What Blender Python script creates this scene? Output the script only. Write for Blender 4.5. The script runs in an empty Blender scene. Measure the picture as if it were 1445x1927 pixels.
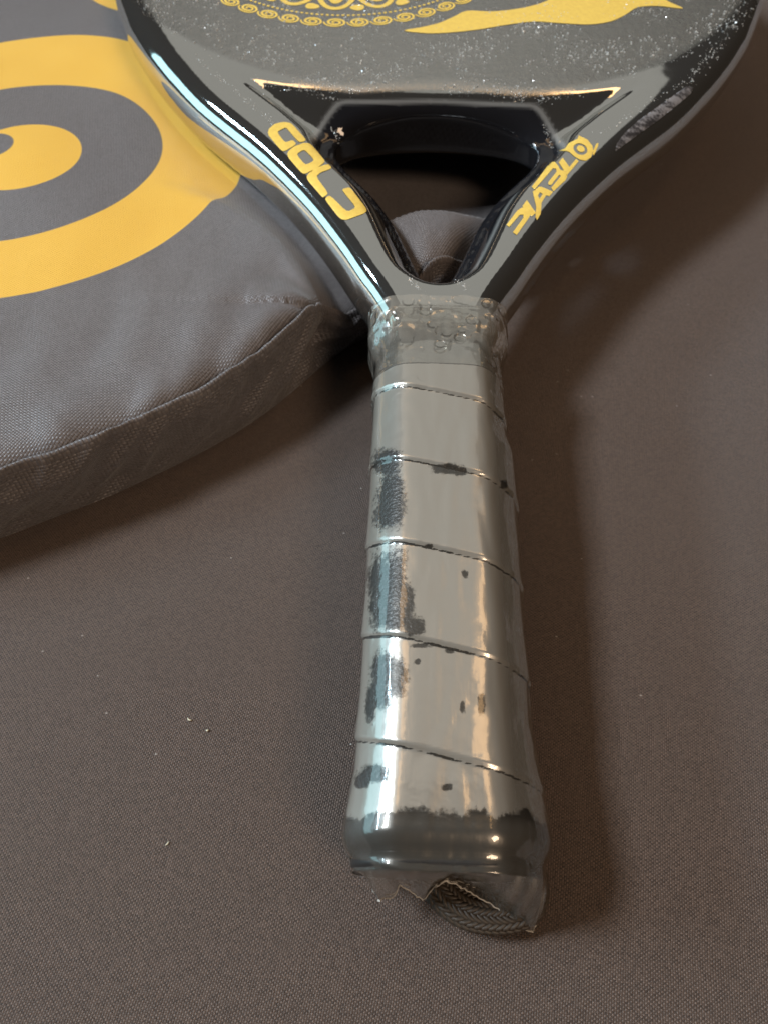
import bpy, bmesh, math, random
import numpy as np
from mathutils import Vector, Matrix, noise
from mathutils.bvhtree import BVHTree
from mathutils.geometry import delaunay_2d_cdt

random.seed(7); rng = np.random.default_rng(7)
MM = 0.001
sc = bpy.context.scene
COL = sc.collection

# ------------------------------------------------------------------ camera
F_PX, CX, CY = 1400.0, 722.5, 963.5            # photograph is 1445 x 1927
CAM_H, PITCH = 0.1755, math.radians(56)
TILT, YAW = math.radians(4.5), math.atan(0.0322)
cd = bpy.data.cameras.new('camera'); cam = bpy.data.objects.new('camera', cd); COL.objects.link(cam)
cam.location = (0, 0, CAM_H); cam.rotation_euler = (math.radians(90) - PITCH, 0, 0)
cd.sensor_fit = 'VERTICAL'; cd.sensor_height = 36.0; cd.lens = 36.0 * F_PX / 1927.0
cd.clip_start = 0.01; cd.clip_end = 50
cd.dof.use_dof = True; cd.dof.focus_distance = 0.175; cd.dof.aperture_fstop = 24
sc.camera = cam

# ------------------------------------------------------------------ light
w = bpy.data.worlds.new('World'); sc.world = w; w.use_nodes = True
bg = w.node_tree.nodes['Background']
bg.inputs[0].default_value = (0.62, 0.52, 0.44, 1); bg.inputs[1].default_value = 0.03

def area(name, loc, target, sx, sy, radiance, col, spread=180):
    l = bpy.data.lights.new(name, 'AREA'); l.shape = 'RECTANGLE'; l.size = sx; l.size_y = sy
    l.energy = radiance * math.pi * sx * sy; l.color = col; l.spread = math.radians(spread)
    o = bpy.data.objects.new(name, l); COL.objects.link(o); o.location = loc
    o.rotation_euler = (Vector(target) - Vector(loc)).to_track_quat('-Z', 'Y').to_euler()
    return o
T0 = (0.03, 0.15, 0.02)
area('window_upper_light', (-1.44, 0.36, 1.75), T0, 0.50, 0.34, 84.0, (0.88, 0.94, 1.0))
area('window_lower_light', (-1.93, 0.42, 1.15), T0, 0.80, 0.17, 52.0, (0.60, 0.82, 1.0))
area('window_sill_light', (-2.0, 0.45, 0.36), (0, .3, .36), 1.7, 0.55, 2.1, (0.50, 0.88, 1.0))
area('ceiling_glow_light', (0.0, 3.75, 2.5), (0, 3.75, 0), 3.0, 6.4, 0.33, (0.98, 0.97, 0.91))
area('warm_lamp_and_fill_light', (-0.62, 0.85, 2.1), T0, 0.34, 0.70, 2.4, (1.0, 0.58, 0.25))
area('warm_lamp_and_fill_light', (0.85, 0.65, 2.0), T0, 0.34, 0.80, 3.0, (1.0, 0.58, 0.25))
area('warm_lamp_and_fill_light', (0.80, -0.95, 1.35), T0, 0.45, 0.45, 17.0, (1.0, 0.72, 0.50))  # unseen fill light, added to brighten the side wall of the bag

sc.view_settings.view_transform = 'Standard'; sc.view_settings.look = 'None'
sc.view_settings.exposure = 0.12; sc.view_settings.gamma = 1.0; sc.view_settings.use_curve_mapping = False
sc.cycles.max_bounces = 10; sc.cycles.transparent_max_bounces = 12; sc.cycles.caustics_reflective = False

# ------------------------------------------------------------------ pixel -> place
C0 = Vector((0, 0, CAM_H))
FW = Vector((0, math.cos(PITCH), -math.sin(PITCH))); RT = Vector((1, 0, 0)); UP = RT.cross(FW)
def ray(x, y): return FW + RT * ((x - CX) / F_PX) - UP * ((y - CY) / F_PX)
def on_table(x, y, z=0.0):
    r = ray(x, y); return C0 + r * ((z - CAM_H) / r.z)
# racket frame: X to the right of the handle, Y along the handle to the head, Z out of the face
NR = Vector((0, -math.sin(TILT), math.cos(TILT))); DR = Vector((0, math.cos(TILT), math.sin(TILT)))
YD = (DR * math.cos(YAW) + RT * math.sin(YAW)).normalized(); XD = YD.cross(NR)
RO = C0 - NR * 0.161 + RT * 0.0103
MR = Matrix((XD, YD, NR)).transposed().to_4x4(); MR.translation = RO
MRI = MR.inverted()
def on_racket(x, y, z):                          # racket-local point (mm) seen at pixel, at local height z (mm)
    o = MRI @ C0; dr = MRI.to_3x3() @ ray(x, y)
    p = o + dr * ((z * MM - o.z) / dr.z); return np.array(p) * 1000

# ------------------------------------------------------------------ helpers
def mesh_obj(name, V, Fc, mat, parent=None, smooth=True):
    me = bpy.data.meshes.new(name)
    me.from_pydata([tuple(map(float, v)) for v in V], [], [tuple(map(int, f)) for f in Fc]); me.update()
    if smooth: me.polygons.foreach_set('use_smooth', [True] * len(me.polygons))
    if mat: me.materials.append(mat)
    o = bpy.data.objects.new(name, me); COL.objects.link(o)
    if parent: o.parent = parent
    return o
def empty(name, mw, label, cat):
    o = bpy.data.objects.new(name, None); COL.objects.link(o); o.matrix_world = mw
    o.empty_display_size = 0.02; o['label'] = label; o['category'] = cat; return o
def grid_faces(nu, nv, wrap_u=False):
    F = []
    for i in range(nu if wrap_u else nu - 1):
        j = (i + 1) % nu
        for k in range(nv - 1): F.append((i * nv + k, j * nv + k, j * nv + k + 1, i * nv + k + 1))
    return F
def spline(P, n, closed=False):
    P = np.array(P, float); m = len(P); out = []
    segs = m if closed else m - 1
    for i in range(segs):
        g = (lambda k: P[k % m]) if closed else (lambda k: P[min(max(k, 0), m - 1)])
        p0, p1, p2, p3 = g(i - 1), g(i), g(i + 1), g(i + 2)
        for t in np.linspace(0, 1, n, endpoint=False):
            out.append(.5 * ((2 * p1) + (-p0 + p2) * t + (2 * p0 - 5 * p1 + 4 * p2 - p3) * t * t + (-p0 + 3 * p1 - 3 * p2 + p3) * t ** 3))
    if not closed: out.append(P[-1])
    return np.array(out)
def sstep(a, b, x):
    t = np.clip((x - a) / (b - a), 0, 1); return t * t * (3 - 2 * t)
def nz(x, y, z=0): return noise.noise(Vector((x, y, z)))

# ------------------------------------------------------------------ node helpers
class NT:
    def __init__(s, name):
        s.m = bpy.data.materials.new(name); s.m.use_nodes = True; s.t = s.m.node_tree
        s.b = s.t.nodes['Principled BSDF']; s.out = s.t.nodes['Material Output']
    def n(s, typ, **kw):
        nd = s.t.nodes.new('ShaderNode' + typ)
        for k, v in kw.items(): setattr(nd, k, v)
        return nd
    def l(s, a, b): s.t.links.new(a, b)
    def put(s, sock, v):
        if hasattr(v, 'is_linked') or hasattr(v, 'links'): s.l(v, sock)
        else: sock.default_value = v
    def math(s, op, a, b=0.0, c=None, clamp=False):
        nd = s.n('Math', operation=op); nd.use_clamp = clamp
        s.put(nd.inputs[0], a); s.put(nd.inputs[1], b)
        if c is not None: s.put(nd.inputs[2], c)
        return nd.outputs[0]
    def mix(s, f, a, b):
        nd = s.n('MixRGB'); s.put(nd.inputs[0], f); s.put(nd.inputs[1], a); s.put(nd.inputs[2], b); return nd.outputs[0]
    def step(s, x, a, b):
        nd = s.n('MapRange', interpolation_type='SMOOTHSTEP'); s.put(nd.inputs[0], x); nd.inputs[1].default_value = a; nd.inputs[2].default_value = b
        return nd.outputs[0]
    def coord(s, scale=1.0, rot=0.0):
        tc = s.n('TexCoord'); mp = s.n('Mapping'); mp.inputs['Scale'].default_value = (scale,) * 3; mp.inputs['Rotation'].default_value = (0, 0, rot)
        s.l(tc.outputs['Object'], mp.inputs[0]); return mp.outputs[0]
    def noise(s, vec, scale, detail=3.0, rough=.5):
        nd = s.n('TexNoise'); s.l(vec, nd.inputs['Vector']); nd.inputs['Scale'].default_value = scale
        nd.inputs['Detail'].default_value = detail; nd.inputs['Roughness'].default_value = rough; return nd.outputs[0]
    def bump(s, h, dist, strength=1.0, normal=None):
        nd = s.n('Bump'); nd.inputs['Distance'].default_value = dist; nd.inputs['Strength'].default_value = strength; s.l(h, nd.inputs['Height'])
        if normal: s.l(normal, nd.inputs['Normal'])
        return nd.outputs[0]
    def P(s, **kw):
        for k, v in kw.items(): s.put(s.b.inputs[k.replace('_', ' ')], v)
def rgb(*c): return (c[0], c[1], c[2], 1.0)

def weave(nt, vec, twill=False):
    """height of an over-under weave, and a random value for each visible thread float"""
    sp = nt.n('SeparateXYZ'); nt.l(vec, sp.inputs[0]); u, v = sp.outputs[0], sp.outputs[1]
    fu, fv = nt.math('FLOOR', u), nt.math('FLOOR', v)
    tu, tv = nt.math('SUBTRACT', nt.math('FRACT', u), .5), nt.math('SUBTRACT', nt.math('FRACT', v), .5)
    pu = nt.math('SUBTRACT', 1.0, nt.math('MULTIPLY', nt.math('MULTIPLY', tu, tu), 4.0))
    pv = nt.math('SUBTRACT', 1.0, nt.math('MULTIPLY', nt.math('MULTIPLY', tv, tv), 4.0))
    par = nt.math('FLOORED_MODULO', nt.math('ADD', fu, fv), 2.0)
    a = nt.math('ADD', nt.math('MULTIPLY', pu, .75), nt.math('MULTIPLY', pv, .25))
    b = nt.math('ADD', nt.math('MULTIPLY', pv, .55), nt.math('MULTIPLY', pu, .25))
    h = nt.math('ADD', nt.math('MULTIPLY', a, par), nt.math('MULTIPLY', b, nt.math('SUBTRACT', 1.0, par)))
    cb = nt.n('CombineXYZ'); nt.l(fu, cb.inputs[0]); nt.l(fv, cb.inputs[1])
    wn = nt.n('TexWhiteNoise'); nt.l(cb.outputs[0], wn.inputs['Vector'])
    return h, wn.outputs[0], par

# ------------------------------------------------------------------ materials
def m_table():
    nt = NT('woven_table_cloth'); base = nt.coord(1.0)
    wob = nt.n('TexNoise'); nt.l(base, wob.inputs['Vector']); wob.inputs['Scale'].default_value = 160; wob.inputs['Detail'].default_value = 2
    sub = nt.n('VectorMath', operation='SUBTRACT'); nt.l(wob.outputs['Color'], sub.inputs[0]); sub.inputs[1].default_value = (.5, .5, .5)
    sca = nt.n('VectorMath', operation='SCALE'); nt.l(sub.outputs[0], sca.inputs[0]); sca.inputs['Scale'].default_value = .0006
    add = nt.n('VectorMath', operation='ADD'); nt.l(base, add.inputs[0]); nt.l(sca.outputs[0], add.inputs[1])
    mp = nt.n('Mapping'); nt.l(add.outputs[0], mp.inputs[0]); mp.inputs['Rotation'].default_value = (0, 0, math.radians(9)); mp.inputs['Scale'].default_value = (2000, 2600, 1)
    h, r, par = weave(nt, mp.outputs[0])
    big = nt.noise(base, 9.0, 3)
    c1 = nt.mix(big, rgb(.086, .059, .045), rgb(.104, .075, .059))
    var = nt.math('ADD', nt.math('ADD', .45, nt.math('MULTIPLY', r, .55)), nt.math('MULTIPLY', par, .6))
    c2 = nt.n('VectorMath', operation='SCALE'); nt.l(c1, c2.inputs[0]); nt.l(var, c2.inputs['Scale'])
    lint = nt.math('GREATER_THAN', r, .9998)
    col = nt.mix(lint, c2.outputs[0], rgb(.34, .31, .28))
    fr = nt.noise(base, 2600, 2)
    hh = nt.math('ADD', h, nt.math('MULTIPLY', fr, .35))
    nt.P(Base_Color=col, Roughness=.62, Specular_IOR_Level=.42, Normal=nt.bump(hh, .00022, 1.0), Sheen_Weight=.25, Sheen_Roughness=.45)
    nt.b.inputs['Sheen Tint'].default_value = rgb(.9, .88, .9)
    return nt.m
EYE = on_table(0, 0, 0)  # placeholder, set below
def m_bag(printed):
    nt = NT('bag_fabric_printed' if printed else 'bag_fabric'); v = nt.coord(1.0)
    mp = nt.n('Mapping'); nt.l(v, mp.inputs[0]); mp.inputs['Rotation'].default_value = (0, 0, math.radians(33)) if printed else (0, 0, 0)
    mp.inputs['Scale'].default_value = (1500, 1500, 1)
    if printed: vec = mp.outputs[0]
    else:
        uv = nt.n('UVMap'); uv.uv_map = 'UVMap'; m2 = nt.n('Mapping'); nt.l(uv.outputs[0], m2.inputs[0]); m2.inputs['Scale'].default_value = (950, 950, 1); vec = m2.outputs[0]
    h, r, par = weave(nt, vec)
    big = nt.noise(v, 14, 2)
    col = nt.mix(big, rgb(.118, .107, .107), rgb(.148, .135, .133))
    sc_ = nt.n('VectorMath', operation='SCALE'); nt.l(col, sc_.inputs[0]); nt.l(nt.math('ADD', .86, nt.math('MULTIPLY', r, .28)), sc_.inputs['Scale']); col = sc_.outputs[0]
    if printed:
        sp = nt.n('SeparateXYZ'); nt.l(v, sp.inputs[0])
        def dist(cx, cy):
            dx = nt.math('SUBTRACT', sp.outputs[0], cx); dy = nt.math('SUBTRACT', sp.outputs[1], cy)
            return nt.math('SQRT', nt.math('ADD', nt.math('MULTIPLY', dx, dx), nt.math('MULTIPLY', dy, dy)))
        ex, ey = -.1300, .2538; e = .00025
        d = dist(ex, ey); d2 = dist(-.1305, .2585); di = dist(-.1280, .2517); dp = dist(-.1405, .2580); dh = dist(-.0920, .410)
        def inside(dd, rr): return nt.math('SUBTRACT', 1.0, nt.step(dd, rr - e, rr + e))
        ring = nt.math('MULTIPLY', nt.math('MULTIPLY', inside(d2, .0838), inside(dist(-.1350, .2585), .0840)), nt.math('SUBTRACT', 1.0, inside(d, .0502)))
        iris = nt.math('MULTIPLY', inside(di, .0206), nt.math('SUBTRACT', 1.0, inside(dp, .0078)))
        horn = inside(dh, .0500)
        mask = nt.math('MAXIMUM', nt.math('MAXIMUM', ring, iris), horn)
        ycol = nt.mix(nt.noise(v, 40, 3), rgb(.76, .43, .052), rgb(.84, .50, .075))
        col = nt.mix(mask, col, ycol)
        nt.P(Roughness=nt.math('ADD', .43, nt.math('MULTIPLY', mask, -.04)))
        h = nt.math('MULTIPLY', h, nt.math('SUBTRACT', 1.0, nt.math('MULTIPLY', mask, .45)))
    else: nt.P(Roughness=.44)
    wr = nt.noise(v, 55, 2)
    n1 = nt.bump(wr, .0012 if not printed else .0006, .6)
    nt.P(Base_Color=col, Specular_IOR_Level=.5, Normal=nt.bump(h, .00016 if printed else .00026, 1.0, n1), Sheen_Weight=.2, Sheen_Roughness=.4)
    return nt.m
def m_lacquer():
    nt = NT('black_mirror_lacquer'); v = nt.coord(1.0)
    at = nt.n('Attribute'); at.attribute_name = 'grit'
    g = at.outputs['Fac']
    fine = nt.noise(v, 1500, 4, .65); med = nt.noise(v, 420, 3)
    hh = nt.math('MULTIPLY', nt.math('ADD', fine, nt.math('MULTIPLY', med, .8)), g)
    wav = nt.noise(v, 60, 2)
    n0 = nt.bump(wav, .00025, .35)
    ai = nt.n('Attribute'); ai.attribute_name = 'inner'; inn = ai.outputs['Fac']
    nt.P(Base_Color=nt.mix(inn, rgb(.62, .62, .59), rgb(.012, .012, .014)), Metallic=nt.math('SUBTRACT', .97, nt.math('MULTIPLY', inn, .97)), Roughness=nt.math('ADD', .045, nt.math('MULTIPLY', g, .20)), Normal=nt.bump(hh, .00022, .9, n0))
    return nt.m
def m_simple(name, col, rough, metal=0.0, spec=.5, bump=None, coat=0):
    nt = NT(name); v = nt.coord(1.0); nn = nt.noise(v, 700, 4)
    c = nt.mix(nn, rgb(*[x * .8 for x in col]), rgb(*[min(1, x * 1.2) for x in col]))
    nt.P(Base_Color=c, Roughness=rough, Metallic=metal, Specular_IOR_Level=spec, Coat_Weight=coat, Coat_Roughness=.05)
    if bump: nt.P(Normal=nt.bump(nt.noise(v, bump[0], 3), bump[1], .8))
    return nt.m
def m_streaks():
    nt = NT('streaked_grey'); v = nt.coord(1.0)
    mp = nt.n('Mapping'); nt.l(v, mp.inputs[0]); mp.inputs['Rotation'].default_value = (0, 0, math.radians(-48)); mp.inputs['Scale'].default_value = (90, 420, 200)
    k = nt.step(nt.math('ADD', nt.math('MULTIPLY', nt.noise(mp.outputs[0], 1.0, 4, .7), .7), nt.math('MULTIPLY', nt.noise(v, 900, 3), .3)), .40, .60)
    nt.P(Base_Color=nt.mix(k, rgb(.05, .05, .055), rgb(.36, .37, .40)), Roughness=.42, Metallic=.3); return nt.m  # uneven pale grey streaks over near-black, with a duller finish
def m_grain():
    nt = NT('sand_grain'); nt.P(Base_Color=rgb(.75, .74, .70), Roughness=.12, Specular_IOR_Level=.7, Transmission_Weight=.15, IOR=1.5); return nt.m
def m_film():
    nt = NT('clear_shrink_film'); v = nt.coord(1.0)
    at = nt.n('Attribute'); at.attribute_name = 'haze'; hz = at.outputs['Fac']
    ab = nt.n('Attribute'); ab.attribute_name = 'bubble'; bb = ab.outputs['Fac']
    edge = nt.noise(v, 900, 4, .7); e2 = nt.noise(v, 190, 3, .6)
    k = nt.math('ADD', hz, nt.math('ADD', nt.math('MULTIPLY', nt.math('SUBTRACT', edge, .5), .55), nt.math('MULTIPLY', nt.math('SUBTRACT', e2, .5), .5)))
    ov = nt.n('Attribute'); ov.attribute_name = 'overlap'
    ln = nt.math('SUBTRACT', 1.0, nt.step(nt.math('ADD', ov.outputs['Fac'], nt.math('MULTIPLY', nt.math('SUBTRACT', e2, .5), .5)), .12, .32))
    k = nt.math('SUBTRACT', k, nt.math('MULTIPLY', ln, .8))
    mask = nt.step(k, .37, .58)                    # 1 = film stands off the grip (milky), 0 = clings to it (clear)
    # creases and bubbles
    vo = nt.n('TexVoronoi', feature='SMOOTH_F1'); nt.l(v, vo.inputs['Vector']); vo.inputs['Scale'].default_value = 260; vo.inputs['Smoothness'].default_value = .35
    rim = nt.step(vo.outputs['Distance'], .30, .48)
    mpS = nt.n('Mapping'); nt.l(v, mpS.inputs[0]); mpS.inputs['Scale'].default_value = (420, 55, 420)
    strk = nt.noise(mpS.outputs[0], 1.0, 3)
    wav = nt.noise(v, 130, 3)
    h = nt.math('ADD', nt.math('MULTIPLY', nt.math('MULTIPLY', rim, nt.math('MULTIPLY', bb, nt.step(nt.noise(v, 85, 2), .45, .62))), 3.0), nt.math('ADD', nt.math('MULTIPLY', strk, .35), nt.math('ADD', nt.math('MULTIPLY', wav, .6), nt.math('MULTIPLY', nt.noise(v, 420, 2), .22))))
    nrm = nt.bump(h, .00030, .5)
    gl = nt.n('BsdfGlossy'); gl.inputs['Color'].default_value = rgb(.92, .92, .90); gl.inputs['Roughness'].default_value = .07; nt.l(nrm, gl.inputs['Normal'])
    g2 = nt.n('BsdfGlossy'); g2.inputs['Color'].default_value = rgb(.86, .83, .75); g2.inputs['Roughness'].default_value = .28; nt.l(nrm, g2.inputs['Normal'])
    df = nt.n('BsdfDiffuse'); df.inputs['Color'].default_value = rgb(.42, .392, .335)
    milk = nt.n('MixShader'); milk.inputs[0].default_value = .42; nt.l(df.outputs[0], milk.inputs[1]); nt.l(g2.outputs[0], milk.inputs[2])
    tr = nt.n('BsdfTransparent'); tr.inputs[0].default_value = rgb(.93, .93, .92)
    m1 = nt.n('MixShader'); dn = nt.n('Attribute'); dn.attribute_name = 'dens'; av = nt.n('Attribute'); av.attribute_name = 'veil'
    nt.put(m1.inputs[0], nt.math('MAXIMUM', nt.math('MULTIPLY', nt.math('ADD', .12, nt.math('MULTIPLY', mask, .88)), nt.math('MULTIPLY', nt.step(hz, -.01, .02), nt.math('MULTIPLY', dn.outputs['Fac'], .68))), av.outputs['Fac'])); nt.l(tr.outputs[0], m1.inputs[1]); nt.l(milk.outputs[0], m1.inputs[2])
    fr = nt.n('Fresnel'); fr.inputs[0].default_value = 1.5; nt.l(nrm, fr.inputs['Normal'])
    f2 = nt.math('MULTIPLY', fr.outputs[0], 1.7, clamp=True)
    m2 = nt.n('MixShader'); nt.put(m2.inputs[0], f2); nt.l(m1.outputs[0], m2.inputs[1]); nt.l(gl.outputs[0], m2.inputs[2])
    nt.l(m2.outputs[0], nt.out.inputs['Surface'])
    return nt.m

M = dict(table=m_table(), bag=m_bag(False), bagp=m_bag(True), lacquer=m_lacquer(),
         gold=m_simple('gold_print', (.92, .60, .12), .32, .10, .5),
         grip=m_simple('black_grip_tape', (.030, .030, .030), .34, 0, .6, (1400, .0003)),
         cap=m_simple('butt_rubber', (.022, .021, .020), .30, 0, .5, (600, .00008)),
         strap=m_simple('strap_cord', (.055, .042, .030), .55, 0, .5),
         piping=m_simple('bag_binding', (.12, .105, .10), .5, 0, .5, (1500, .00012)),
         streaks=m_streaks(),
         lint=m_simple('lint', (.72, .68, .52), .7), grain=m_grain(), film=m_film(), edge=m_simple('film_cut_edge', (.62, .60, .55), .25, 0, .6))

# ------------------------------------------------------------------ table
def table():
    n = 181; xs = np.linspace(-.55, .55, n); ys = np.linspace(-.25, .85, n)
    V = [(x, y, -.0002 + .0008 * (nz(x * 9, y * 9, 3.1) - .5) * sstep(.06, .2, abs(x - .03))) for x in xs for y in ys]
    V = [(x, y, min(z, 0)) for x, y, z in V]
    o = mesh_obj('table_cloth', V, grid_faces(n, n), M['table'])
    o['kind'] = 'structure'; o['label'] = 'dark brown woven cloth lying flat over the table'
    return o
table()

# ------------------------------------------------------------------ racket body as a distance field
OUT = [(100, 13.5), (118, 13.5), (132, 14.0), (142, 15.0), (150, 17.2), (158, 20.8), (166, 25.3), (180, 33), (195, 42.2), (210, 53), (224, 64.5), (245, 84), (262, 97),
       (277, 107), (290, 114.5), (302, 120.5), (326, 130), (345, 135), (368, 137), (400, 132.5), (430, 119), (458, 96), (478, 66), (488, 34)]
HOL = [(170.6, 2.6), (174, 5.2), (185, 9.4), (197, 13.8), (208, 19.5), (216, 25.0), (224, 31), (231, 34.5), (237, 33.5), (242, 27), (245, 14)]
def closed_outline(half, first, last, n):
    P = [(o, a) for a, o in half]; L = [(-o, a) for a, o in reversed(half)]
    pts = ([(0, first)] if first is not None else []) + P + [(0, last)] + L
    return spline(pts, n, True)
OUT2 = closed_outline(OUT, None, 490.5, 6); HOL2 = closed_outline(HOL, 169.2, 246.0, 6)
def polydist(P, X, Y):
    """signed distance (negative inside) of points to a closed polygon"""
    A = P; B = np.roll(P, -1, 0); X = X.astype(np.float32); Y = Y.astype(np.float32)
    best = np.full(X.shape, 1e9, np.float32); ins = np.zeros(X.shape, bool)
    for (ax, ay), (bx, by) in zip(A, B):
        ex, ey = bx - ax, by - ay; wx, wy = X - ax, Y - ay
        t = np.clip((wx * ex + wy * ey) / (ex * ex + ey * ey + 1e-12), 0, 1)
        best = np.minimum(best, (wx - ex * t) ** 2 + (wy - ey * t) ** 2)
        c = (ay <= Y) != (by <= Y)
        if c.any(): ins ^= c & (X < ax + ex * (Y - ay) / (ey if abs(ey) > 1e-12 else 1e-12))
    d = np.sqrt(best); return np.where(ins, -d, d)
def d2_body(X, Y): return np.maximum(polydist(OUT2, X, Y), -polydist(HOL2, X, Y))
def dip(X, Y):
    """hollow web between each arm and the head, deepest at the throat corner"""
    ax = np.abs(X)
    below_head = 245.2 + .0018 * ax * ax - Y
    above_arm = Y - np.interp(ax, [20, 30, 38, 44, 53.5, 67.5, 90], [196, 209, 221.5, 231, 242.5, 257.5, 282])
    k = 5.0; h = np.clip(.5 + .5 * (below_head - above_arm) / k, 0, 1); m = below_head * (1 - h) + above_arm * h - k * h * (1 - h)
    t = np.clip((m + 7.0) / 19.0, 0, 1)
    return 8.5 * t ** 3 * (t * (6 * t - 15) + 10) * sstep(200, 214, Y)
T2 = 11.0
def crown(d): return 3.0 * np.clip((d + 12) / 12, 0, 1) ** 2.2
def bevel(X, Y):
    """steep inner flank of each arm, falling from the flat top to the throat opening"""
    u = 9.8 - polydist(HOL2, X, Y); k = 1.6
    return 1.05 * (u + np.sqrt(u * u + k * k)) * .5 * sstep(238, 222, Y) * sstep(148, 153, Y) * (u < 14)
def rnd(X, Y):
    """edge rounding: tight along the head's edge over the throat, softer on the arms and rim"""
    return 7.4 - 4.0 * sstep(226, 240, Y) * sstep(46, 34, np.abs(X)) * sstep(262, 250, Y)
def field(d2, dp, Z, RR):
    qx = d2 + RR; qz = np.abs(Z) - T2 + RR + np.where(Z > 0, dp, 0)
    return np.minimum(np.maximum(qx, qz), 0) + np.sqrt(np.maximum(qx, 0) ** 2 + np.maximum(qz, 0) ** 2) - RR
def build_body(racket):
    hs = 1.3
    xs = np.arange(-141, 141.1, hs); ys = np.arange(97, 494.1, hs); zs = np.arange(-13.0, 13.01, hs)
    X, Y = np.meshgrid(xs, ys, indexing='ij')
    D = d2_body(X, Y); DP = dip(X, Y) + crown(D) + bevel(X, Y)
    RG = rnd(X, Y).astype(np.float32)
    Fv = field(D[:, :, None], DP[:, :, None], zs[None, None, :].astype(np.float32), RG[:, :, None])
    S = Fv < 0
    nx, ny, nzz = S.shape
    corners = [(i, j, k) for i in (0, 1) for j in (0, 1) for k in (0, 1)]
    cnt = sum(S[i:nx - 1 + i, j:ny - 1 + j, k:nzz - 1 + k].astype(np.int8) for i, j, k in corners)
    act = (cnt > 0) & (cnt < 8)
    idx = np.full(act.shape, -1, np.int64); I = np.argwhere(act); idx[act] = np.arange(len(I))
    acc = np.zeros((len(I), 3)); num = np.zeros(len(I))
    for a in corners:
        for ax in range(3):
            if a[ax]: continue
            b = list(a); b[ax] = 1
            fa = Fv[I[:, 0] + a[0], I[:, 1] + a[1], I[:, 2] + a[2]]; fb = Fv[I[:, 0] + b[0], I[:, 1] + b[1], I[:, 2] + b[2]]
            cr = (fa < 0) != (fb < 0); t = np.where(cr, fa / np.where(cr, fa - fb, 1), 0)
            p = np.tile(np.array(a, float), (len(I), 1)); p[:, ax] += t
            acc[cr] += p[cr]; num[cr] += 1
    Vv = (I + acc / num[:, None]) * hs + np.array([xs[0], ys[0], zs[0]])
    FC = []
    def quads(ax):
        o1, o2 = [(1, 2), (2, 0), (0, 1)][ax]
        sl0 = [slice(None)] * 3; sl1 = [slice(None)] * 3; sl0[ax] = slice(0, -1); sl1[ax] = slice(1, None)
        A, B = S[tuple(sl0)], S[tuple(sl1)]
        E = np.argwhere(A != B)
        ok = (E[:, o1] > 0) & (E[:, o2] > 0) & (E[:, o1] < S.shape[o1] - 1) & (E[:, o2] < S.shape[o2] - 1); E = E[ok]
        def cell(d1, d2):
            c = E.copy(); c[:, o1] -= d1; c[:, o2] -= d2; return idx[c[:, 0], c[:, 1], c[:, 2]]
        Q = np.stack([cell(1, 1), cell(0, 1), cell(0, 0), cell(1, 0)], 1)
        inA = A[E[:, 0], E[:, 1], E[:, 2]]; Q[~inA] = Q[~inA][:, ::-1]; return Q
    Q = np.concatenate([quads(0), quads(1), quads(2)])
    # project onto the exact surface and take exact normals (keeps the mirror finish smooth)
    def f_at(P):
        d_ = d2_body(P[:, 0], P[:, 1]); return field(d_, dip(P[:, 0], P[:, 1]) + crown(d_) + bevel(P[:, 0], P[:, 1]), P[:, 2].astype(np.float32), rnd(P[:, 0], P[:, 1])).astype(float)
    def grad_at(P, e=.35):
        G = np.zeros_like(P)
        for ax in range(3):
            dlt = np.zeros(3); dlt[ax] = e; G[:, ax] = (f_at(P + dlt) - f_at(P - dlt)) / (2 * e)
        return G / np.maximum(np.linalg.norm(G, axis=1, keepdims=True), 1e-6)
    G = grad_at(Vv); Vv = Vv - G * np.clip(f_at(Vv), -1, 1)[:, None]
    o = mesh_obj('frame', Vv * MM, Q, M['lacquer'], racket)
    me = o.data
    head = ((Vv[:, 1] - 368) / 124.5) ** 2 + (Vv[:, 0] / 133.0) ** 2
    g = sstep(1.0, .93, head) * (Vv[:, 2] > 7) * sstep(-4.0, -8.0, d2_body(Vv[:, 0], Vv[:, 1]))
    at = me.attributes.new('grit', 'FLOAT', 'POINT'); at.data.foreach_set('value', g.astype(np.float32))
    inn = sstep(8.5, 6.0, polydist(HOL2, Vv[:, 0], Vv[:, 1])) * sstep(9.0, 7.5, Vv[:, 2])
    at = me.attributes.new('inner', 'FLOAT', 'POINT'); at.data.foreach_set('value', inn.astype(np.float32))
    o['label'] = 'glossy black head and twin throat arms'
    return o

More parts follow.
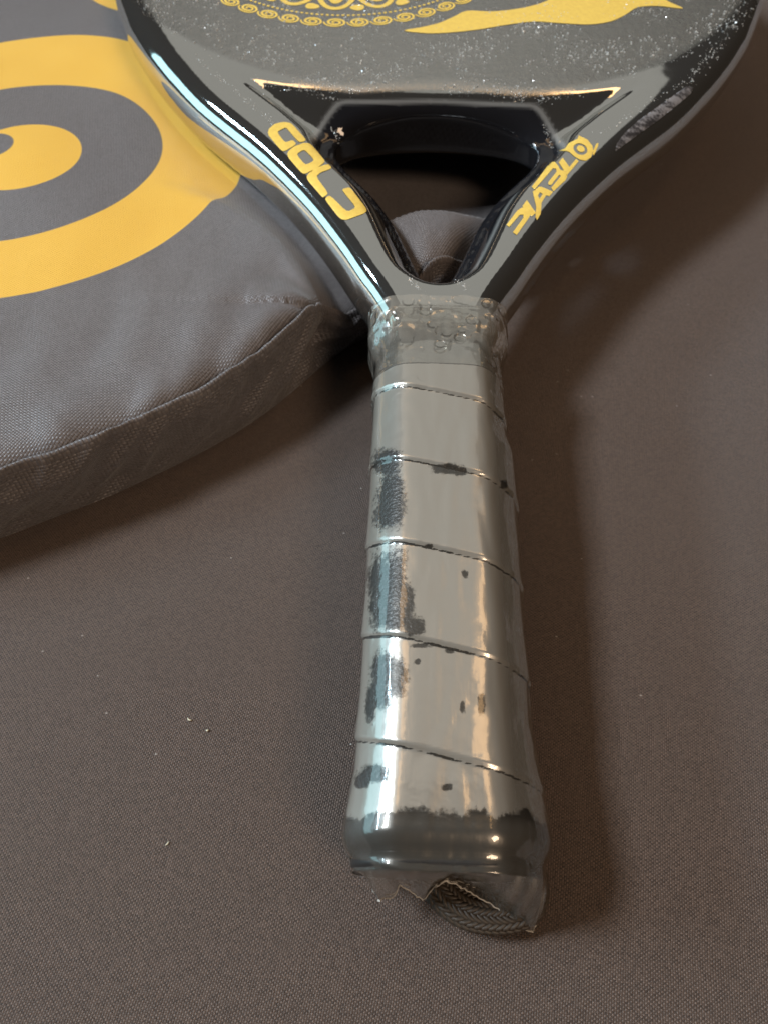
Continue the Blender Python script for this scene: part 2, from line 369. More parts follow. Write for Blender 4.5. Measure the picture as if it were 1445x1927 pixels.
# racket root
racket = empty('racket', MR, 'glossy black racket with gold lettering and plastic-wrapped handle', 'racket')
frame = build_body(racket)
bpy.context.view_layer.update()
BV = BVHTree.FromPolygons([tuple(v.co) for v in frame.data.vertices], [tuple(p.vertices) for p in frame.data.polygons])
OL = MRI @ C0; R3 = MRI.to_3x3()
def cast(x, y, lift=.00012):
    dr = (R3 @ ray(x, y)).normalized(); p, nrm, i, dist = BV.ray_cast(OL, dr)
    if p is None: return None
    if nrm.dot(dr) > 0: nrm = -nrm
    return p + nrm * lift
def inside_poly(P, x, y):
    r = False; j = len(P) - 1
    for i in range(len(P)):
        if (P[i][1] > y) != (P[j][1] > y) and x < (P[j][0] - P[i][0]) * (y - P[i][1]) / (P[j][1] - P[i][1]) + P[i][0]: r = not r
        j = i
    return r
def fill(loops, step):
    """flat triangulation of loops (even-odd), with inner points so that it can follow a curved face"""
    P, E = [], []
    for L in loops:
        k = len(P); D = []
        for i in range(len(L)):
            a, b = np.array(L[i], float), np.array(L[(i + 1) % len(L)], float); m = max(1, int(np.linalg.norm(b - a) / step))
            D += [tuple(a + (b - a) * t / m) for t in range(m)]
        P += D; E += [(k + i, k + (i + 1) % len(D)) for i in range(len(D))]
    A = np.array(P); lo, hi = A.min(0), A.max(0)
    for x in np.arange(lo[0] + step * .5, hi[0], step):
        for y in np.arange(lo[1] + step * .5, hi[1], step):
            if sum(inside_poly(L, x, y) for L in loops) % 2: P.append((x, y))
    V, _, T, *_ = delaunay_2d_cdt([Vector(p) for p in P], E, [], 0, 1e-5)
    keep = []
    for t in T:
        c = sum((V[i] for i in t), Vector((0, 0))) / len(t)
        if sum(inside_poly(L, c.x, c.y) for L in loops) % 2: keep.append(tuple(t))
    return V, keep
def decal(name, loops, step, mat, label=None, lift=.00012):
    V, T = fill(loops, step); W = [cast(v.x, v.y, lift) for v in V]
    T = [t for t in T if all(W[i] is not None for i in t) and max((W[t[0]] - W[t[1]]).length, (W[t[1]] - W[t[2]]).length) < .006]
    used = sorted({i for t in T for i in t}); mp = {u: i for i, u in enumerate(used)}
    T2_ = []
    for t in T:
        a, b, c = (W[i] for i in t); nn = (b - a).cross(c - a)
        tt = [mp[i] for i in t]
        T2_.append(tt if nn.dot(OL - a) > 0 else tt[::-1])
    o = mesh_obj(name, [W[u] for u in used], T2_, mat, racket)
    if label: o['label'] = label
    return o
def cr(pts, ox, oy, s): return [(ox + x / s, oy + y / s) for x, y in pts]
def smooth_loop(L, n=3): return [tuple(p) for p in spline(L, n, True)]
def round_loop(L, f=.22):
    out = []
    for i in range(len(L)):
        p, c, q = (np.array(L[(i + k) % len(L)], float) for k in (-1, 0, 1))
        out += [tuple(c + (p - c) * f), tuple(c + ((p - c) + (q - c)) * f * .28), tuple(c + (q - c) * f)]
    return out
gk = lambda P: cr(P, 480, 200, 6.0208)
dk = lambda P: cr(P, 920, 230, 6.0208)
gold = [
    [[(150, 300), (165, 255), (230, 200), (330, 180), (400, 190), (440, 222), (580, 380), (562, 400), (500, 412), (362, 250), (340, 247), (250, 292), (345, 415), (430, 383), (475, 432), (335, 515), (295, 497), (160, 335)]],
    [[(368, 540), (385, 510), (440, 460), (560, 415), (620, 425), (660, 460), (790, 615), (785, 640), (730, 685), (570, 770), (530, 755), (385, 590)], [(470, 545), (560, 490), (680, 615), (575, 670)]],
    [[(590, 800), (610, 765), (680, 705), (830, 655), (875, 705), (740, 755), (695, 800), (835, 990), (775, 1035), (760, 1025), (600, 840)]],
    [[(790, 1050), (850, 1008), (1045, 1200), (1150, 1150), (980, 945), (1060, 922), (1085, 930), (1260, 1160), (1262, 1195), (1230, 1220), (1040, 1290), (985, 1285), (930, 1235)]]]
el = lambda cx, cy, rx, ry, a, n=22, t0=0, t1=360: [(cx + rx * math.cos(t) * math.cos(a) - ry * math.sin(t) * math.sin(a), cy + rx * math.cos(t) * math.sin(a) + ry * math.sin(t) * math.cos(a)) for t in np.radians(np.linspace(t0, t1, n, endpoint=False))]
diablo = [
    [[(195, 1165), (320, 1000), (370, 970), (420, 970), (460, 1010), (460, 1060), (430, 1110), (310, 1280), (265, 1250), (385, 1085), (385, 1050), (345, 1050), (225, 1190)]],
    [[(373, 955), (425, 885), (525, 1030), (480, 1070)]],
    [[(490, 790), (560, 735), (590, 735), (720, 790), (680, 840), (640, 830), (590, 915), (580, 1040), (540, 1110), (520, 1080), (530, 960)], [(550, 835), (570, 795), (605, 815), (567, 872)]],
    [[(480, 735), (690, 460), (740, 450), (780, 500), (800, 540), (860, 560), (880, 620), (860, 660), (725, 785), (700, 745), (810, 612), (790, 600), (700, 712), (675, 715), (665, 700), (668, 680), (762, 562), (755, 532), (722, 522), (512, 765)]],
    [[(785, 455), (830, 405), (905, 510), (980, 420), (1010, 445), (880, 600), (865, 585)]],
    [[(790, 325), (860, 300), (900, 240), (1000, 190), (1010, 150), (1035, 165), (1110, 200), (1165, 270), (1175, 330), (1150, 400), (1090, 440), (1030, 430), (960, 390), (905, 340), (870, 328)],
     el(1030, 308, 82, 62, .45), el(1034, 304, 46, 36, .45)],
    [[(1160, 360), (1185, 300), (1210, 245), (1235, 240), (1225, 285), (1185, 375)]]]
for ch, L in zip('GOLD', gold):
    decal('gold_letter', [gk(round_loop(p) if len(p) < 20 else p) for p in L], 2.2, M['gold'], 'gold letter ' + ch + ' on the throat arm')
for ch, L in zip(['D', 'I', 'A', 'B', 'L', 'O with small horns'], diablo[:6]):
    L = L + diablo[6] if ch[0] == 'O' else L
    decal('gold_letter', [dk(p) for p in L], 2.2, M['gold'], 'gold letter ' + ch + ' on the throat arm')
fl = [(145, 140), (225, 124), (300, 106), (370, 76), (430, 50), (540, 53), (650, 42), (730, 25), (800, 0), (860, -40), (1000, -70), (1180, -60), (1290, -18), (1350, 12), (1405, 40), (1290, 28), (1200, 35), (1150, 65), (1080, 98), (980, 112), (850, 106), (730, 99), (600, 115), (480, 135), (360, 148), (250, 152)]
decal('flame_print', [smooth_loop(cr(fl, 700, 0, 2.408), 4)], 4.0, M['gold'], 'gold flame shape printed on the racket face')
decal('streak_mark', [cr([(235, 1195), (250, 1130), (310, 1050), (420, 950), (560, 850), (700, 750), (800, 680), (850, 690), (830, 740), (700, 850), (560, 960), (420, 1060), (310, 1140)], 1100, 0, 4.188)], 3.0, M['streaks'], 'pale grey scuff on the outer side of the arm')

# mandala print, laid out on the racket face round its own centre
def mandala():
    cx, cy, zt = -36.9, 361.4, T2 + .09
    def ribbon(P, wd, V, Fc, closed=False):
        P = np.array(P); n = len(P); k = len(V)
        for i in range(n):
            a, b = (P[(i - 1) % n], P[(i + 1) % n]) if closed else (P[max(i - 1, 0)], P[min(i + 1, n - 1)])
            t = b - a; t = t / (np.linalg.norm(t) + 1e-9); nn = np.array([-t[1], t[0]]); ww = wd if np.isscalar(wd) else wd[i]
            V.append((*(P[i] + nn * ww / 2), zt)); V.append((*(P[i] - nn * ww / 2), zt))
        for i in range(n if closed else n - 1):
            j = (i + 1) % n; Fc.append((k + 2 * i, k + 2 * i + 1, k + 2 * j + 1, k + 2 * j))
    def polar(r, th): return np.array([cx + r * math.sin(th), cy + r * math.cos(th)])
    def disc(c, rx, ry, th, V, Fc, n=14, lump=0):
        k = len(V); V.append((*c, zt)); ur = np.array([math.sin(th), math.cos(th)]); ut = np.array([math.cos(th), -math.sin(th)])
        for i in range(n):
            a = 2 * math.pi * i / n; q = 1 + lump * math.sin(3 * a + th * 9)
            V.append((*(c + ut * rx * q * math.cos(a) + ur * ry * q * math.sin(a)), zt))
        for i in range(n): Fc.append((k, k + 1 + i, k + 1 + (i + 1) % n))
    nS = 51
    for s in range(nS):
        th = math.radians(180.6) + 2 * math.pi * s / nS; c = polar(70.0, th); V, Fc = [], []
        ur = np.array([math.sin(th), math.cos(th)]); ut = np.array([math.cos(th), -math.sin(th)]); P = []
        for i in range(44):
            t = i / 43; r = .5 + 2.75 * t; a = -2.2 * math.tau * t * 1.0 + 1.2
            P.append(c + ut * r * 1.30 * math.cos(a) + ur * r * .92 * math.sin(a))
        ribbon(P, [.62 + .35 * math.sin(math.pi * i / 43) for i in range(44)], V, Fc)
        o = mesh_obj('spiral_motif', np.array(V) * MM, Fc, M['gold'], racket)
    V, Fc = [], []
    for s in range(210): disc(polar(65.2, math.tau * s / 210), .62, .52, math.tau * s / 210, V, Fc, 8)
    b = mesh_obj('bead_ring', np.array(V) * MM, Fc, M['gold'], racket); b['kind'] = 'stuff'; b['label'] = 'ring of tiny gold dots round the mandala'
    nA = 22
    for s in range(nA):
        th = math.radians(181.5) + math.tau * s / nA; V, Fc = [], []
        P = [polar(46 + 14.6 * math.sin(math.pi * u) ** .8, th + (u - .5) * .30 * (1 + .25 * math.cos(math.pi * (u - .5)))) for u in np.linspace(0, 1, 31)]
        ribbon(P, 2.0, V, Fc)
        mesh_obj('arch_motif', np.array(V) * MM, Fc, M['gold'], racket)
        V, Fc = [], []; disc(polar(53.6, th), 2.9, 3.4, th, V, Fc, 18, .07); mesh_obj('petal_motif', np.array(V) * MM, Fc, M['gold'], racket)
        V, Fc = [], []; t2 = th + math.pi / nA; disc(polar(60.0, t2), 2.7, 2.0, t2, V, Fc, 16, .08); mesh_obj('drop_motif', np.array(V) * MM, Fc, M['gold'], racket)
    V, Fc = [], []; ribbon([polar(42, t) for t in np.linspace(0, math.tau, 120, endpoint=False)], 1.6, V, Fc, True)
    mesh_obj('inner_ring', np.array(V) * MM, Fc, M['gold'], racket)
mandala()

# sand grains stuck in the face
def grains():
    base = [(1, 0, 0), (-1, 0, 0), (0, 1, 0), (0, -1, 0), (0, 0, 1), (0, 0, -1)]; FO = [(0, 2, 4), (2, 1, 4), (1, 3, 4), (3, 0, 4), (2, 0, 5), (1, 2, 5), (3, 1, 5), (0, 3, 5)]
    N = 34000
    X = rng.uniform(-135, 135, N); Y = rng.uniform(243, 400, N); d = d2_body(X, Y); e = ((Y - 368) / 126) ** 2 + (X / 134) ** 2
    ok = (d < -3.0) & (e < 1.0); X, Y = X[ok], Y[ok]
    # a sprinkle along the right rim and the throat webs
    V, Fc = [], []
    def add(p, r):
        k = len(V); A = Matrix.Rotation(random.uniform(0, 6.28), 3, Vector((random.gauss(0, 1), random.gauss(0, 1), random.gauss(0, 1))).normalized())
        for b in base:
            q = A @ Vector(b); V.append((p[0] + q.x * r * random.uniform(.7, 1.2), p[1] + q.y * r * random.uniform(.7, 1.2), p[2] + q.z * r * .8))
        Fc.extend([tuple(k + i for i in f) for f in FO])
    for x, y in zip(X, Y):
        cl = nz(x * .06, y * .06, 9.0) + .25 * nz(x * .4, y * .4, 2)
        if random.random() > .30 + .9 * cl: continue
        r = .10 + .30 * random.random() ** 2.5 + (.18 if random.random() < .03 else 0)
        add((x, y, T2 + r * .15), r)
    for (x0, y0, x1, y1, n, sp) in [(1445, -20, 1330, 110, 120, 9), (1340, 100, 1290, 160, 90, 8), (1290, 150, 1120, 255, 60, 6), (480, 150, 560, 170, 60, 8), (560, 165, 640, 190, 50, 6), (1010, 190, 1110, 170, 90, 7), (1025, 235, 1035, 280, 30, 3), (625, 240, 640, 275, 30, 3), (770, 520, 790, 545, 40, 4), (860, 525, 880, 545, 30, 4), (365, 105, 520, 235, 140, 4)]:
        for i in range(n):
            t = random.random(); p = cast(x0 + (x1 - x0) * t + random.gauss(0, sp), y0 + (y1 - y0) * t + random.gauss(0, sp * .6), 0)
            if p: p = p * 1000; add((p.x, p.y, p.z), .07 + .26 * random.random() ** 2)
    o = mesh_obj('sand_grains', np.array(V) * MM, Fc, M['grain'], racket, smooth=False); o['kind'] = 'stuff'; o['label'] = 'clear gritty grains scattered over the racket face'
grains()

# ------------------------------------------------------------------ handle: grip, butt cap, film, strap
PH = 160
phi = np.linspace(0, 2 * math.pi, PH, endpoint=False)
def octagon(W, H, B, p=16.0):
    """radius of a rounded eight-sided section at each angle: half width W, half height H, bevel distance B"""
    c, s = np.cos(phi), np.sin(phi); acc = np.zeros(PH)
    for k in range(8):
        a = k * math.pi / 4; h = W if k in (0, 4) else H if k in (2, 6) else B
        acc += np.maximum(0, (c * math.cos(a) + s * math.sin(a)) / h) ** p
    return acc ** (-1 / p)
def wrap_step(a):
    """overlap of the spirally wound tape: (height, closeness to the overlap edge)"""
    top = (phi - math.pi / 2 + math.pi) % (2 * math.pi) - math.pi   # 0 on top, + towards the left side
    u = (a - 1.8 * 0 + (-(top) / (2 * math.pi)) * 22.0 - 29.0) / 21.9
    return u - np.floor(u)
def Wp(a): return float(np.interp(a, [10, 14, 20, 28, 40, 70, 127], [18.2, 18.6, 18.1, 17.1, 16.6, 16.5, 16.9]))
def Hp(a): return float(np.interp(a, [10, 14, 20, 30, 60, 127], [15.6, 15.7, 15.5, 15.0, 14.7, 14.6]))
def Bp(a): return (9.3 + 14.8) / math.sqrt(2) + (Wp(a) - 16.2) * .8
def ring(a, r, zc=0.0):
    return [(r[i] * math.cos(phi[i]), a, r[i] * math.sin(phi[i]) + zc) for i in range(PH)]
def tube(name, rings, mat, cap0=True, cap1=True):
    V = [p for R in rings for p in R]; n = len(rings); Fc = []
    for k in range(n - 1):
        for i in range(PH):
            j = (i + 1) % PH; Fc.append((k * PH + i, k * PH + j, (k + 1) * PH + j, (k + 1) * PH + i))
    for flag, k in ((cap0, 0), (cap1, n - 1)):
        if flag:
            c = np.mean(rings[k], 0); V.append(tuple(c)); q = len(V) - 1
            Fc += [(q, k * PH + (i + 1) % PH, k * PH + i) if k == 0 else (q, k * PH + i, k * PH + (i + 1) % PH) for i in range(PH)]
    return mesh_obj(name, np.array(V) * MM, Fc, mat, racket)
A_ = np.arange(18.0, 126.6, .45)
def grip_r(a):
    st = wrap_step(a)
    return octagon(Wp(a), Hp(a), Bp(a)) + .60 * (1 - st) ** 2 * sstep(0, .03, st) - .15 * sstep(.03, 0, np.minimum(st, 1 - st))
rings = [ring(126.9, grip_r(126.5) - 1.6)] + [ring(a, grip_r(a)) for a in A_[::-1]]
rings = rings[::-1]
o = tube('grip', rings, M['grip']); o['label'] = 'black spirally wound grip tape'
capP = [(9.4, -6.5), (9.5, -3.4), (9.9, -1.9), (10.7, -1.3), (11.6, -1.5), (12.2, -2.1), (12.7, -2.4), (13.2, -1.9), (14.0, -1.1), (15.2, -.45), (16.6, -.05), (18.2, .10), (19.4, -.05), (19.8, -.5)]
capS = spline(capP, 4)
o = tube('butt_cap', [ring(a, octagon(Wp(max(a, 10)), Hp(max(a, 10)), Bp(max(a, 10))) + dr + .15) for a, dr in capS], M['cap']); o['label'] = 'dark rounded butt end of the handle'
# neck between the grip and the arms
o = tube('neck', [ring(a, octagon(14.2 + .6 * sstep(128, 146, a), 12.9 - 1.4 * sstep(134, 150, a), 17.6 - .5 * sstep(128, 146, a), 16)) for a in np.arange(120, 151, 1.0)], M['lacquer']); o['label'] = 'black neck under the film'

# contact patches where the film clings: (pixel polygon centre, radii) traced on the top of the handle
clings = [(728, 868, 24, 24), (732, 955, 28, 42), (735, 935, 22, 40), (724, 1095, 28, 50), (742, 1100, 22, 58), (722, 1135, 26, 46), (765, 1130, 14, 30), (780, 1178, 20, 16), (745, 1165, 34, 20), (728, 1262, 30, 32), (745, 1275, 20, 42), (712, 1310, 22, 26), (697, 1335, 9, 24), (838, 882, 28, 9), (866, 887, 12, 8), (947, 912, 7, 8),
          (875, 1080, 6, 7), (906, 1325, 7, 20), (870, 1330, 4, 12), (786, 1245, 5, 5), (840, 1482, 11, 7), (705, 1455, 28, 14), (680, 1470, 12, 12), (808, 1028, 8, 4), (845, 1225, 8, 4), (790, 1215, 20, 4)]
def film_haze(X, A, Z):
    """1 where the film stands off the grip, towards 0 inside the patches traced from the photograph"""
    h = np.ones(len(X)); L = np.stack([X, A, Z], 1) * MM
    W = L @ np.array(MR.to_3x3()).T + np.array(MR.translation) - np.array(C0)
    dpt = W @ np.array(FW); px = CX + F_PX * (W @ np.array(RT)) / dpt; py = CY - F_PX * (W @ np.array(UP)) / dpt
    for cx, cy, rx, ry in clings:
        q = (np.abs((px - cx) / (rx * .9 + 1)) ** 3.2 + np.abs((py - cy) / (ry * .92 + 1)) ** 3.2) ** (1 / 3.2)
        h = np.where(Z > 0, np.minimum(h, .06 + .40 * np.clip(q, 0, 2.3)), h)
    return h
def film():
    AA = np.concatenate([np.arange(151.5, 128, -.5), np.arange(128, 11.0, -.4), np.array([10.6, 10.2, 9.8, 9.5])])
    V, HZ, BB, ED, VE, DN = [], [], [], [], [], []
    for a in AA:
        st = wrap_step(a)
        if a < 127:
            r = octagon(Wp(max(a, 12)), Hp(max(a, 12)), Bp(max(a, 12))) - 2.0 * sstep(16.5, 11, a) + .60 * (1 - st) ** 2 * sstep(0, .045, st) + .30
        else:
            k = sstep(127, 137, a)
            r = octagon(17.2 - .2 * k + 2.5 * sstep(132, 143, a), 15.0 - 1.9 * k, 17.9 - .2 * k + 1.6 * sstep(135, 148, a), 16)
            r = r + .3 * sstep(149.5, 151.5, a)
        ca, sa = np.cos(phi), np.sin(phi)
        # slack along the right-hand side and under the handle
        slack = 2.6 * sstep(112, 104, a) * np.exp(-((phi + .05 + (phi > math.pi) * -2 * math.pi) / .55) ** 2)
        slack = slack + 1.1 * sstep(40, 16, a) * np.exp(-((phi + .1 + (phi > math.pi) * -2 * math.pi) / .6) ** 2)
        wr = np.array([.28 * nz(3.1 * math.cos(t) + 5, a * .045, 3.1 * math.sin(t)) + .16 * nz(7 * math.cos(t), a * .11, 7 * math.sin(t)) for t in phi])
        side = np.clip(ca, 0, 1) ** 2
        up = sstep(118, 140, a)
        wr2 = np.array([nz(9 * math.cos(t) + 1, a * .28, 9 * math.sin(t)) for t in phi]) * (.22 * up)
        r = r + slack + np.abs(wr) * (.5 + 1.1 * side) + wr2 * (.4 + .6 * np.abs(ca))
        X, Z = r * ca, r * sa
        zlow = -15.3 - .0787 * 0
        Z = np.maximum(Z, -15.6 - np.tan(TILT) * a * 0)
        V += [(X[i], a + .5 * nz(6 * ca[i], 3.3, 6 * sa[i]) * (a > 150), Z[i]) for i in range(PH)]
        hz = film_haze(X, a + 0 * X, Z)
        edge = np.minimum(st, 1 - st)
        hz = hz * (1 - .74 * sstep(23.0, 17.0, a + 1.6 * np.array([nz(7 * c_, 7, 7 * s_) + .6 * nz(22 * c_, 5, 22 * s_) for c_, s_ in zip(ca, sa)])))   # clings to the butt end
        DN += list(1 - .45 * sstep(10.5, 14.0, X) * (Z > -8))
        coll = float(sstep(125.5, 126.2, a)); hz = hz * (1 - coll)
        VE += list((.33 * coll) + .15 * float(sstep(21, 17, a)) + 0 * ca + .10 * coll * wr2 * 4)
        hz = hz - .10 * np.clip((X - 10) / 8, 0, 1) * np.abs(wr) * 3
        ED += list(edge * 21.9 if a < 126 else edge * 0 + 9); HZ += list(hz); BB += list(np.full(PH, float(.02 + .98 * sstep(114, 130, a))))
    n = len(AA)
    # torn tail beyond the butt
    tail = [(205, 648, 1590, -12), (188, 652, 1606, -9), (172, 672, 1632, -5), (155, 692, 1648, -2), (146, 703, 1676, -4), (140, 711, 1694, -6), (133, 727, 1691, -5), (127, 741, 1687, -4), (119, 752, 1664, -1), (112, 766, 1672, -2), (104, 783, 1688, -5), (98, 797, 1692, -6), (90, 815, 1672, -3), (82, 836, 1657, -1), (70, 866, 1668, -3),
            (55, 905, 1692, -6), (38, 955, 1724, -10), (22, 1000, 1756, -13), (10, 1008, 1742, -14), (-4, 1020, 1700, -15), (-20, 1026, 1660, -15.3), (-40, 1012, 1640, -15.5), (-80, 880, 1640, -15.6), (-130, 720, 1640, -15.6), (-155, 648, 1590, -12)]
    ta = np.array([t[0] for t in tail], float); te = np.array([on_racket(t[1], t[2], t[3]) for t in tail])
    o_ = np.argsort(ta); ta, te = ta[o_], te[o_]
    deg = np.degrees(phi); deg = np.where(deg > 205, deg - 360, deg)
    E = np.stack([np.interp(deg, ta, te[:, k]) for k in range(3)], 1)
    rim = np.array(V[-PH:]); NTL = 22
    for k in range(1, NTL):
        t = k / (NTL - 1); ez = t ** 1.5
        for i in range(PH):
            x, a, z = rim[i] * (1 - t) + E[i] * t
            z = rim[i][2] * (1 - ez) + E[i][2] * ez
            q = math.sin(deg[i] * .16 + 1.0) * .8 + nz(deg[i] * .06, t * 2.0, 4.0) * 1.4 + nz(deg[i] * .2, t * 4, 1.0) * .5
            z += q * math.sin(math.pi * min(t, .8)) * .9
            V.append((x + nz(deg[i] * .1, t * 2, 8) * .5 * t, a + nz(deg[i] * .25, 3, 2) * .8 * t, max(z, -15.6 - .0)))
            HZ.append((1.0 if k >= NTL - 1 else .10) + .0 * nz(deg[i] * .09, t * 1.6, 6)); BB.append(.2); ED.append(9.0); DN.append(1.0); VE.append(.8 if k >= NTL - 1 else .22 + .5 * max(0, nz(deg[i] * .16, t * 1.2, 6)))
    n += NTL - 1
    Fc = []
    for k in range(n - 1):
        for i in range(PH):
            j = (i + 1) % PH; Fc.append((k * PH + i, k * PH + j, (k + 1) * PH + j, (k + 1) * PH + i))
    o = mesh_obj('plastic_film', np.array(V) * MM, Fc, M['film'], racket)
    EV, EF, m = [], [], 6
    for i in range(PH):
        p = np.array(V[(n - 1) * PH + i]); q = np.array(V[(n - 1) * PH + (i + 1) % PH]); t = q - p; t /= np.linalg.norm(t) + 1e-9
        u = np.cross(t, [0, 0, 1.0]); u /= np.linalg.norm(u) + 1e-9; v_ = np.cross(t, u); rr_ = .13 + .05 * nz(deg[i] * .3, 1, 1)
        for k in range(m): EV.append(p + rr_ * (u * math.cos(math.tau * k / m) + v_ * math.sin(math.tau * k / m)))
    for i in range(PH):
        if not (-22 < deg[i] < 190): continue
        for k in range(m):
            j = (i + 1) % PH; EF.append((i * m + k, j * m + k, j * m + (k + 1) % m, i * m + (k + 1) % m))
    e_ = mesh_obj('cut_edge', np.array(EV) * MM, EF, M['edge'], o)
    for nm, val in (('haze', HZ), ('bubble', BB), ('overlap', ED), ('veil', VE), ('dens', DN)):
        at = o.data.attributes.new(nm, 'FLOAT', 'POINT'); at.data.foreach_set('value', np.array(val, np.float32))
    o.data.update(); pl = o.data.polygons[30 * PH + 40]; pass
    o['label'] = 'clear wrinkled plastic film shrunk over the handle with a torn end'
film()

def strap():
    px = [(800, 1600), (818, 1650), (845, 1690), (880, 1712), (925, 1720), (968, 1715), (994, 1696), (996, 1655), (985, 1610)]
    P = spline([np.array(MRI @ on_table(x, y, .0042)) * 1000 for x, y in px], 14)
    V, Fc = [], []; n = len(P); T = np.gradient(P, axis=0); T /= np.linalg.norm(T, axis=1)[:, None]
    up = np.array(MRI.to_3x3() @ Vector((0, 0, 1))); S = np.cumsum(np.r_[0, np.linalg.norm(np.diff(P, axis=0), axis=1)])
    N_ = np.cross(T, up); N_ /= np.linalg.norm(N_, axis=1)[:, None]; B_ = np.cross(N_, T)
    fine = np.linspace(0, S[-1], 260)
    def at(s): return [np.array([np.interp(s, S, Q[:, k]) for k in range(3)]) for Q in (P, N_, B_)]
    def add_tube(pts, r, m=6):
        k = len(V); pts = np.array(pts); t = np.gradient(pts, axis=0)
        for i, p in enumerate(pts):
            tt = t[i] / (np.linalg.norm(t[i]) + 1e-9); a = np.cross(tt, [0.1, .2, 1]); a /= np.linalg.norm(a); b = np.cross(tt, a)
            for q in range(m): V.append(p + r * (a * math.cos(math.tau * q / m) + b * math.sin(math.tau * q / m)))
        for i in range(len(pts) - 1):
            for q in range(m):
                Fc.append((k + i * m + q, k + i * m + (q + 1) % m, k + (i + 1) * m + (q + 1) % m, k + (i + 1) * m + q))
    core = [at(s)[0] for s in fine[::6]]; add_tube(core, 1.9, 10)
    NK = 14
    for row, s_ in enumerate(np.arange(0, S[-1], 1.25)):
        for k in range(NK):
            d = 1 if k % 2 else -1; pts = []
            for u in np.linspace(-1, 1, 5):
                p, nn, bb = at(s_ + u * 1.05 + (.6 if k % 2 else 0)); th = (k + .5 + d * u * .42) * math.tau / NK; r = 2.35 + .40 * (1 - u * u)
                pts.append(p + nn * r * 1.25 * math.cos(th) + bb * r * .92 * math.sin(th))
            add_tube(pts, .50, 5)
    o = mesh_obj('wrist_strap', np.array(V) * MM, Fc, M['strap'], racket); o['label'] = 'dark braided wrist cord curled under the butt'
strap()

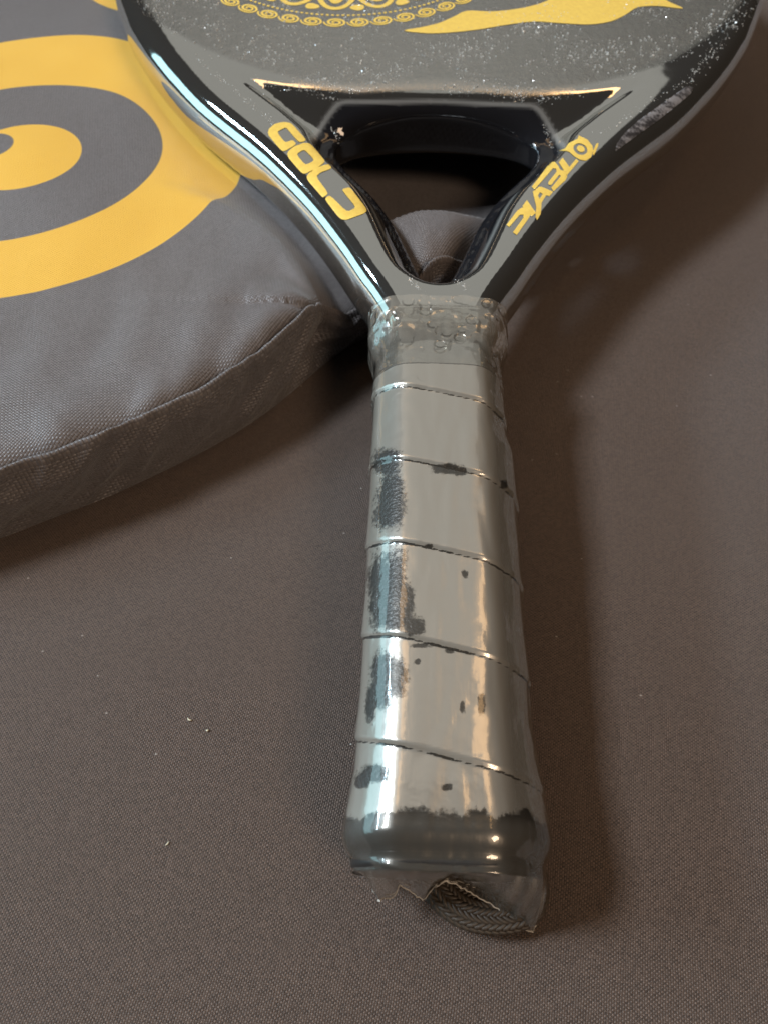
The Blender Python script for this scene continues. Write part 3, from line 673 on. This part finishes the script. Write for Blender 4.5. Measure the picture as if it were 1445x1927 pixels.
# ------------------------------------------------------------------ bag
def bag():
    root = empty('racket_bag', Matrix.Identity(4), 'soft dark fabric bag printed with a big yellow ringed eye', 'bag')
    seam = [(-135, 99), (-113.5, 107), (-96.6, 115.5), (-78.7, 125), (-60.2, 137), (-47, 147), (-36.5, 157), (-27, 168), (-18.5, 178), (-6, 189), (12, 197), (34, 210), (54, 232), (72, 262), (88, 305), (96, 350), (96, 410), (84, 470), (48, 530), (-20, 566), (-110, 575), (-200, 552), (-262, 490), (-290, 400), (-288, 300), (-262, 205), (-215, 130), (-172, 100)]
    S = spline(seam, 16, True); n = len(S)
    def ztop(X, Y):
        """puffed top, pressed down wherever the racket lies on it"""
        L = (np.stack([X, Y, np.full_like(X, 30.0)], 1) * MM) @ np.array(MRI.to_3x3()).T + np.array(MRI.translation)
        lx, la = L[:, 0] * 1000, L[:, 1] * 1000
        d = d2_body(lx, la)
        under = RO.z * 1000 + la * math.sin(TILT) - 11.0 * math.cos(TILT) - .9
        lim = under + np.where(d < 0, 0, (.30 + .9 * sstep(225, 185, la)) * d) - .0
        base = np.full_like(X, 27.2) - 24.5 * sstep(210, 219, la - .10 * lx) * sstep(310, 285, la) * np.exp(-(lx / 40) ** 6) - 6.0 * np.exp(-((la - 172 + .5 * lx) / 7) ** 2 - (lx / 24) ** 2)
        base = base + 1.9 * np.array([nz(x * .02, y * .02, 2.2) for x, y in zip(X, Y)])
        rr = np.hypot(X + 14, Y - 176); base = base + 2.4 * np.sin(6.5 * np.arctan2(Y - 176, X + 14) + .8) * np.exp(-rr / 20) * sstep(0, 7, rr)
        k = 2.5; h = np.clip(.5 + .5 * (base - lim) / k, 0, 1)
        return base * (1 - h) + lim * h - k * h * (1 - h)
    ctr = np.array([-95.0, 330.0]); NTT = 110
    tang = np.roll(S, -1, 0) - np.roll(S, 1, 0); tang /= np.linalg.norm(tang, axis=1)[:, None]; outw = np.stack([tang[:, 1], -tang[:, 0]], 1)
    arc = np.r_[0, np.cumsum(np.linalg.norm(np.diff(S, axis=0), axis=1))]
    tt = np.linspace(0, 1, NTT) ** 1.5 * .995
    P = S[:, None, :] * (1 - tt[None, :, None]) + ctr[None, None, :] * tt[None, :, None]
    X, Y = P[:, :, 0].ravel(), P[:, :, 1].ravel(); Z = ztop(X, Y).reshape(n, NTT)
    dist = tt[None, :] * np.linalg.norm(S - ctr, axis=1)[:, None]
    pucker = np.array([[nz(arc[i] * .055, d_ * .05, 5.0) for d_ in dist[i]] for i in range(n)])
    Z = Z - 4.0 * np.exp(-dist / 2.2) - 3.2 * np.exp(-dist / 13.0) + 3.4 * (pucker + .5 * np.abs(np.roll(pucker, 9, 0))) * np.exp(-dist / 22.0)
    V = np.stack([P[:, :, 0], P[:, :, 1], Z], 2).reshape(-1, 3)
    o = mesh_obj('top_panel', V * MM, grid_faces(n, NTT, True), M['bagp'], root)
    o['label'] = 'dark top panel printed with a yellow ringed eye'
    # side wall
    zs = ztop(S[:, 0], S[:, 1]) - 1.8 + 1.1 * np.array([nz(a * .10, 1, 1) + .5 * nz(a * .3, 1, 1) for a in arc])
    NV = 46; V = []; UV = []
    for i in range(n):
        g = math.exp(-((arc[i] - arc[8 * 16 - 4]) / 14) ** 2)
        for k in range(NV):
            v = k / (NV - 1); z = zs[i] * (1 - v) + .2 * v
            out = 1.4 * math.sin(min(v / .10, 1) * math.pi * .5) + 1.6 * math.sin(math.pi * min(v * 1.25, 1)) - (0.5 + 1.0 * math.exp(-((arc[i] - arc[9 * 16]) / 30) ** 2)) * v ** 1.6
            lip = 1.5 * math.exp(-((v - .035) / .03) ** 2) - 1.6 * math.exp(-((v - .0) / .02) ** 2)
            m = math.sin(math.pi * v) ** .7
            fold = 3.6 * nz(arc[i] * .04 + v * 1.5, v * 1.1, 7.0) + 2.4 * (.5 - abs(nz(arc[i] * .075 + v * 2.0, v * 1.2, 3.0)) * 2.2) + .35 * nz(arc[i] * .4 + v * 3, v * 4, 3.0)
            dent = -4.5 * math.exp(-((arc[i] - arc[8 * 16 + 3] + 7 * v) / 3.6) ** 2) * m - 3.0 * math.exp(-((arc[i] - arc[9 * 16 + 8] - 4 * v) / 4) ** 2) * m
            q = out + (fold * m) + dent
            V.append((S[i, 0] + outw[i, 0] * q, S[i, 1] + outw[i, 1] * q, max(.1, z + lip)))
            UV.append((arc[i] * MM, v * .034))
    fc = [f[::-1] for f in grid_faces(n, NV, True)]
    o = mesh_obj('side_panel', np.array(V) * MM, fc, M['bag'], root)
    ul = o.data.uv_layers.new(name='UVMap')
    per = (arc[-1] + np.linalg.norm(S[0] - S[-1])) * MM
    for poly in o.data.polygons:
        us = [UV[o.data.loops[li].vertex_index][0] for li in poly.loop_indices]; wrapf = max(us) - min(us) > .2
        for li in poly.loop_indices:
            u, v = UV[o.data.loops[li].vertex_index]; ul.data[li].uv = (u + per if wrapf and u < .1 else u, v)
    o['label'] = 'creased dark side wall of the bag'
bag()

# ------------------------------------------------------------------ crumbs on the cloth
def speck(x, y, L, W, ang, label):
    c = on_table(x, y, 0); V = []; n = 9
    for i in range(n):
        t = i / (n - 1) * 2 - 1; ww = W * math.sqrt(max(0, 1 - t * t)) + W * .08
        for sgn, zz in ((-1, .05), (1, .05), (0, .05 + W * .7)): V.append((t * L / 2, sgn * ww / 2 + .18 * L * (t * t), zz + .15 * L * t * t * .5))
    Fc = []
    for i in range(n - 1):
        for a, b in ((0, 2), (2, 1), (1, 0)): Fc.append((i * 3 + a, i * 3 + b, i * 3 + 3 + b, i * 3 + 3 + a))
    Fc += [(0, 1, 2), ((n - 1) * 3, (n - 1) * 3 + 2, (n - 1) * 3 + 1)]
    o = mesh_obj('lint_speck', np.array(V) * MM, Fc, M['lint']); o.location = c; o.rotation_euler = (0, 0, math.radians(ang))
    o['label'] = label; o['category'] = 'lint'; o['group'] = 'pale specks lying on the cloth'
speck(357, 1355, 1.3, .5, -25, 'pale flat flake of lint on the cloth beside a smaller round crumb')
speck(391, 1375, .7, .55, 10, 'tiny round pale crumb on the cloth close to a flat flake')
speck(316, 1588, 1.1, .35, 55, 'thin slanting pale fibre alone on the cloth level with the butt end')
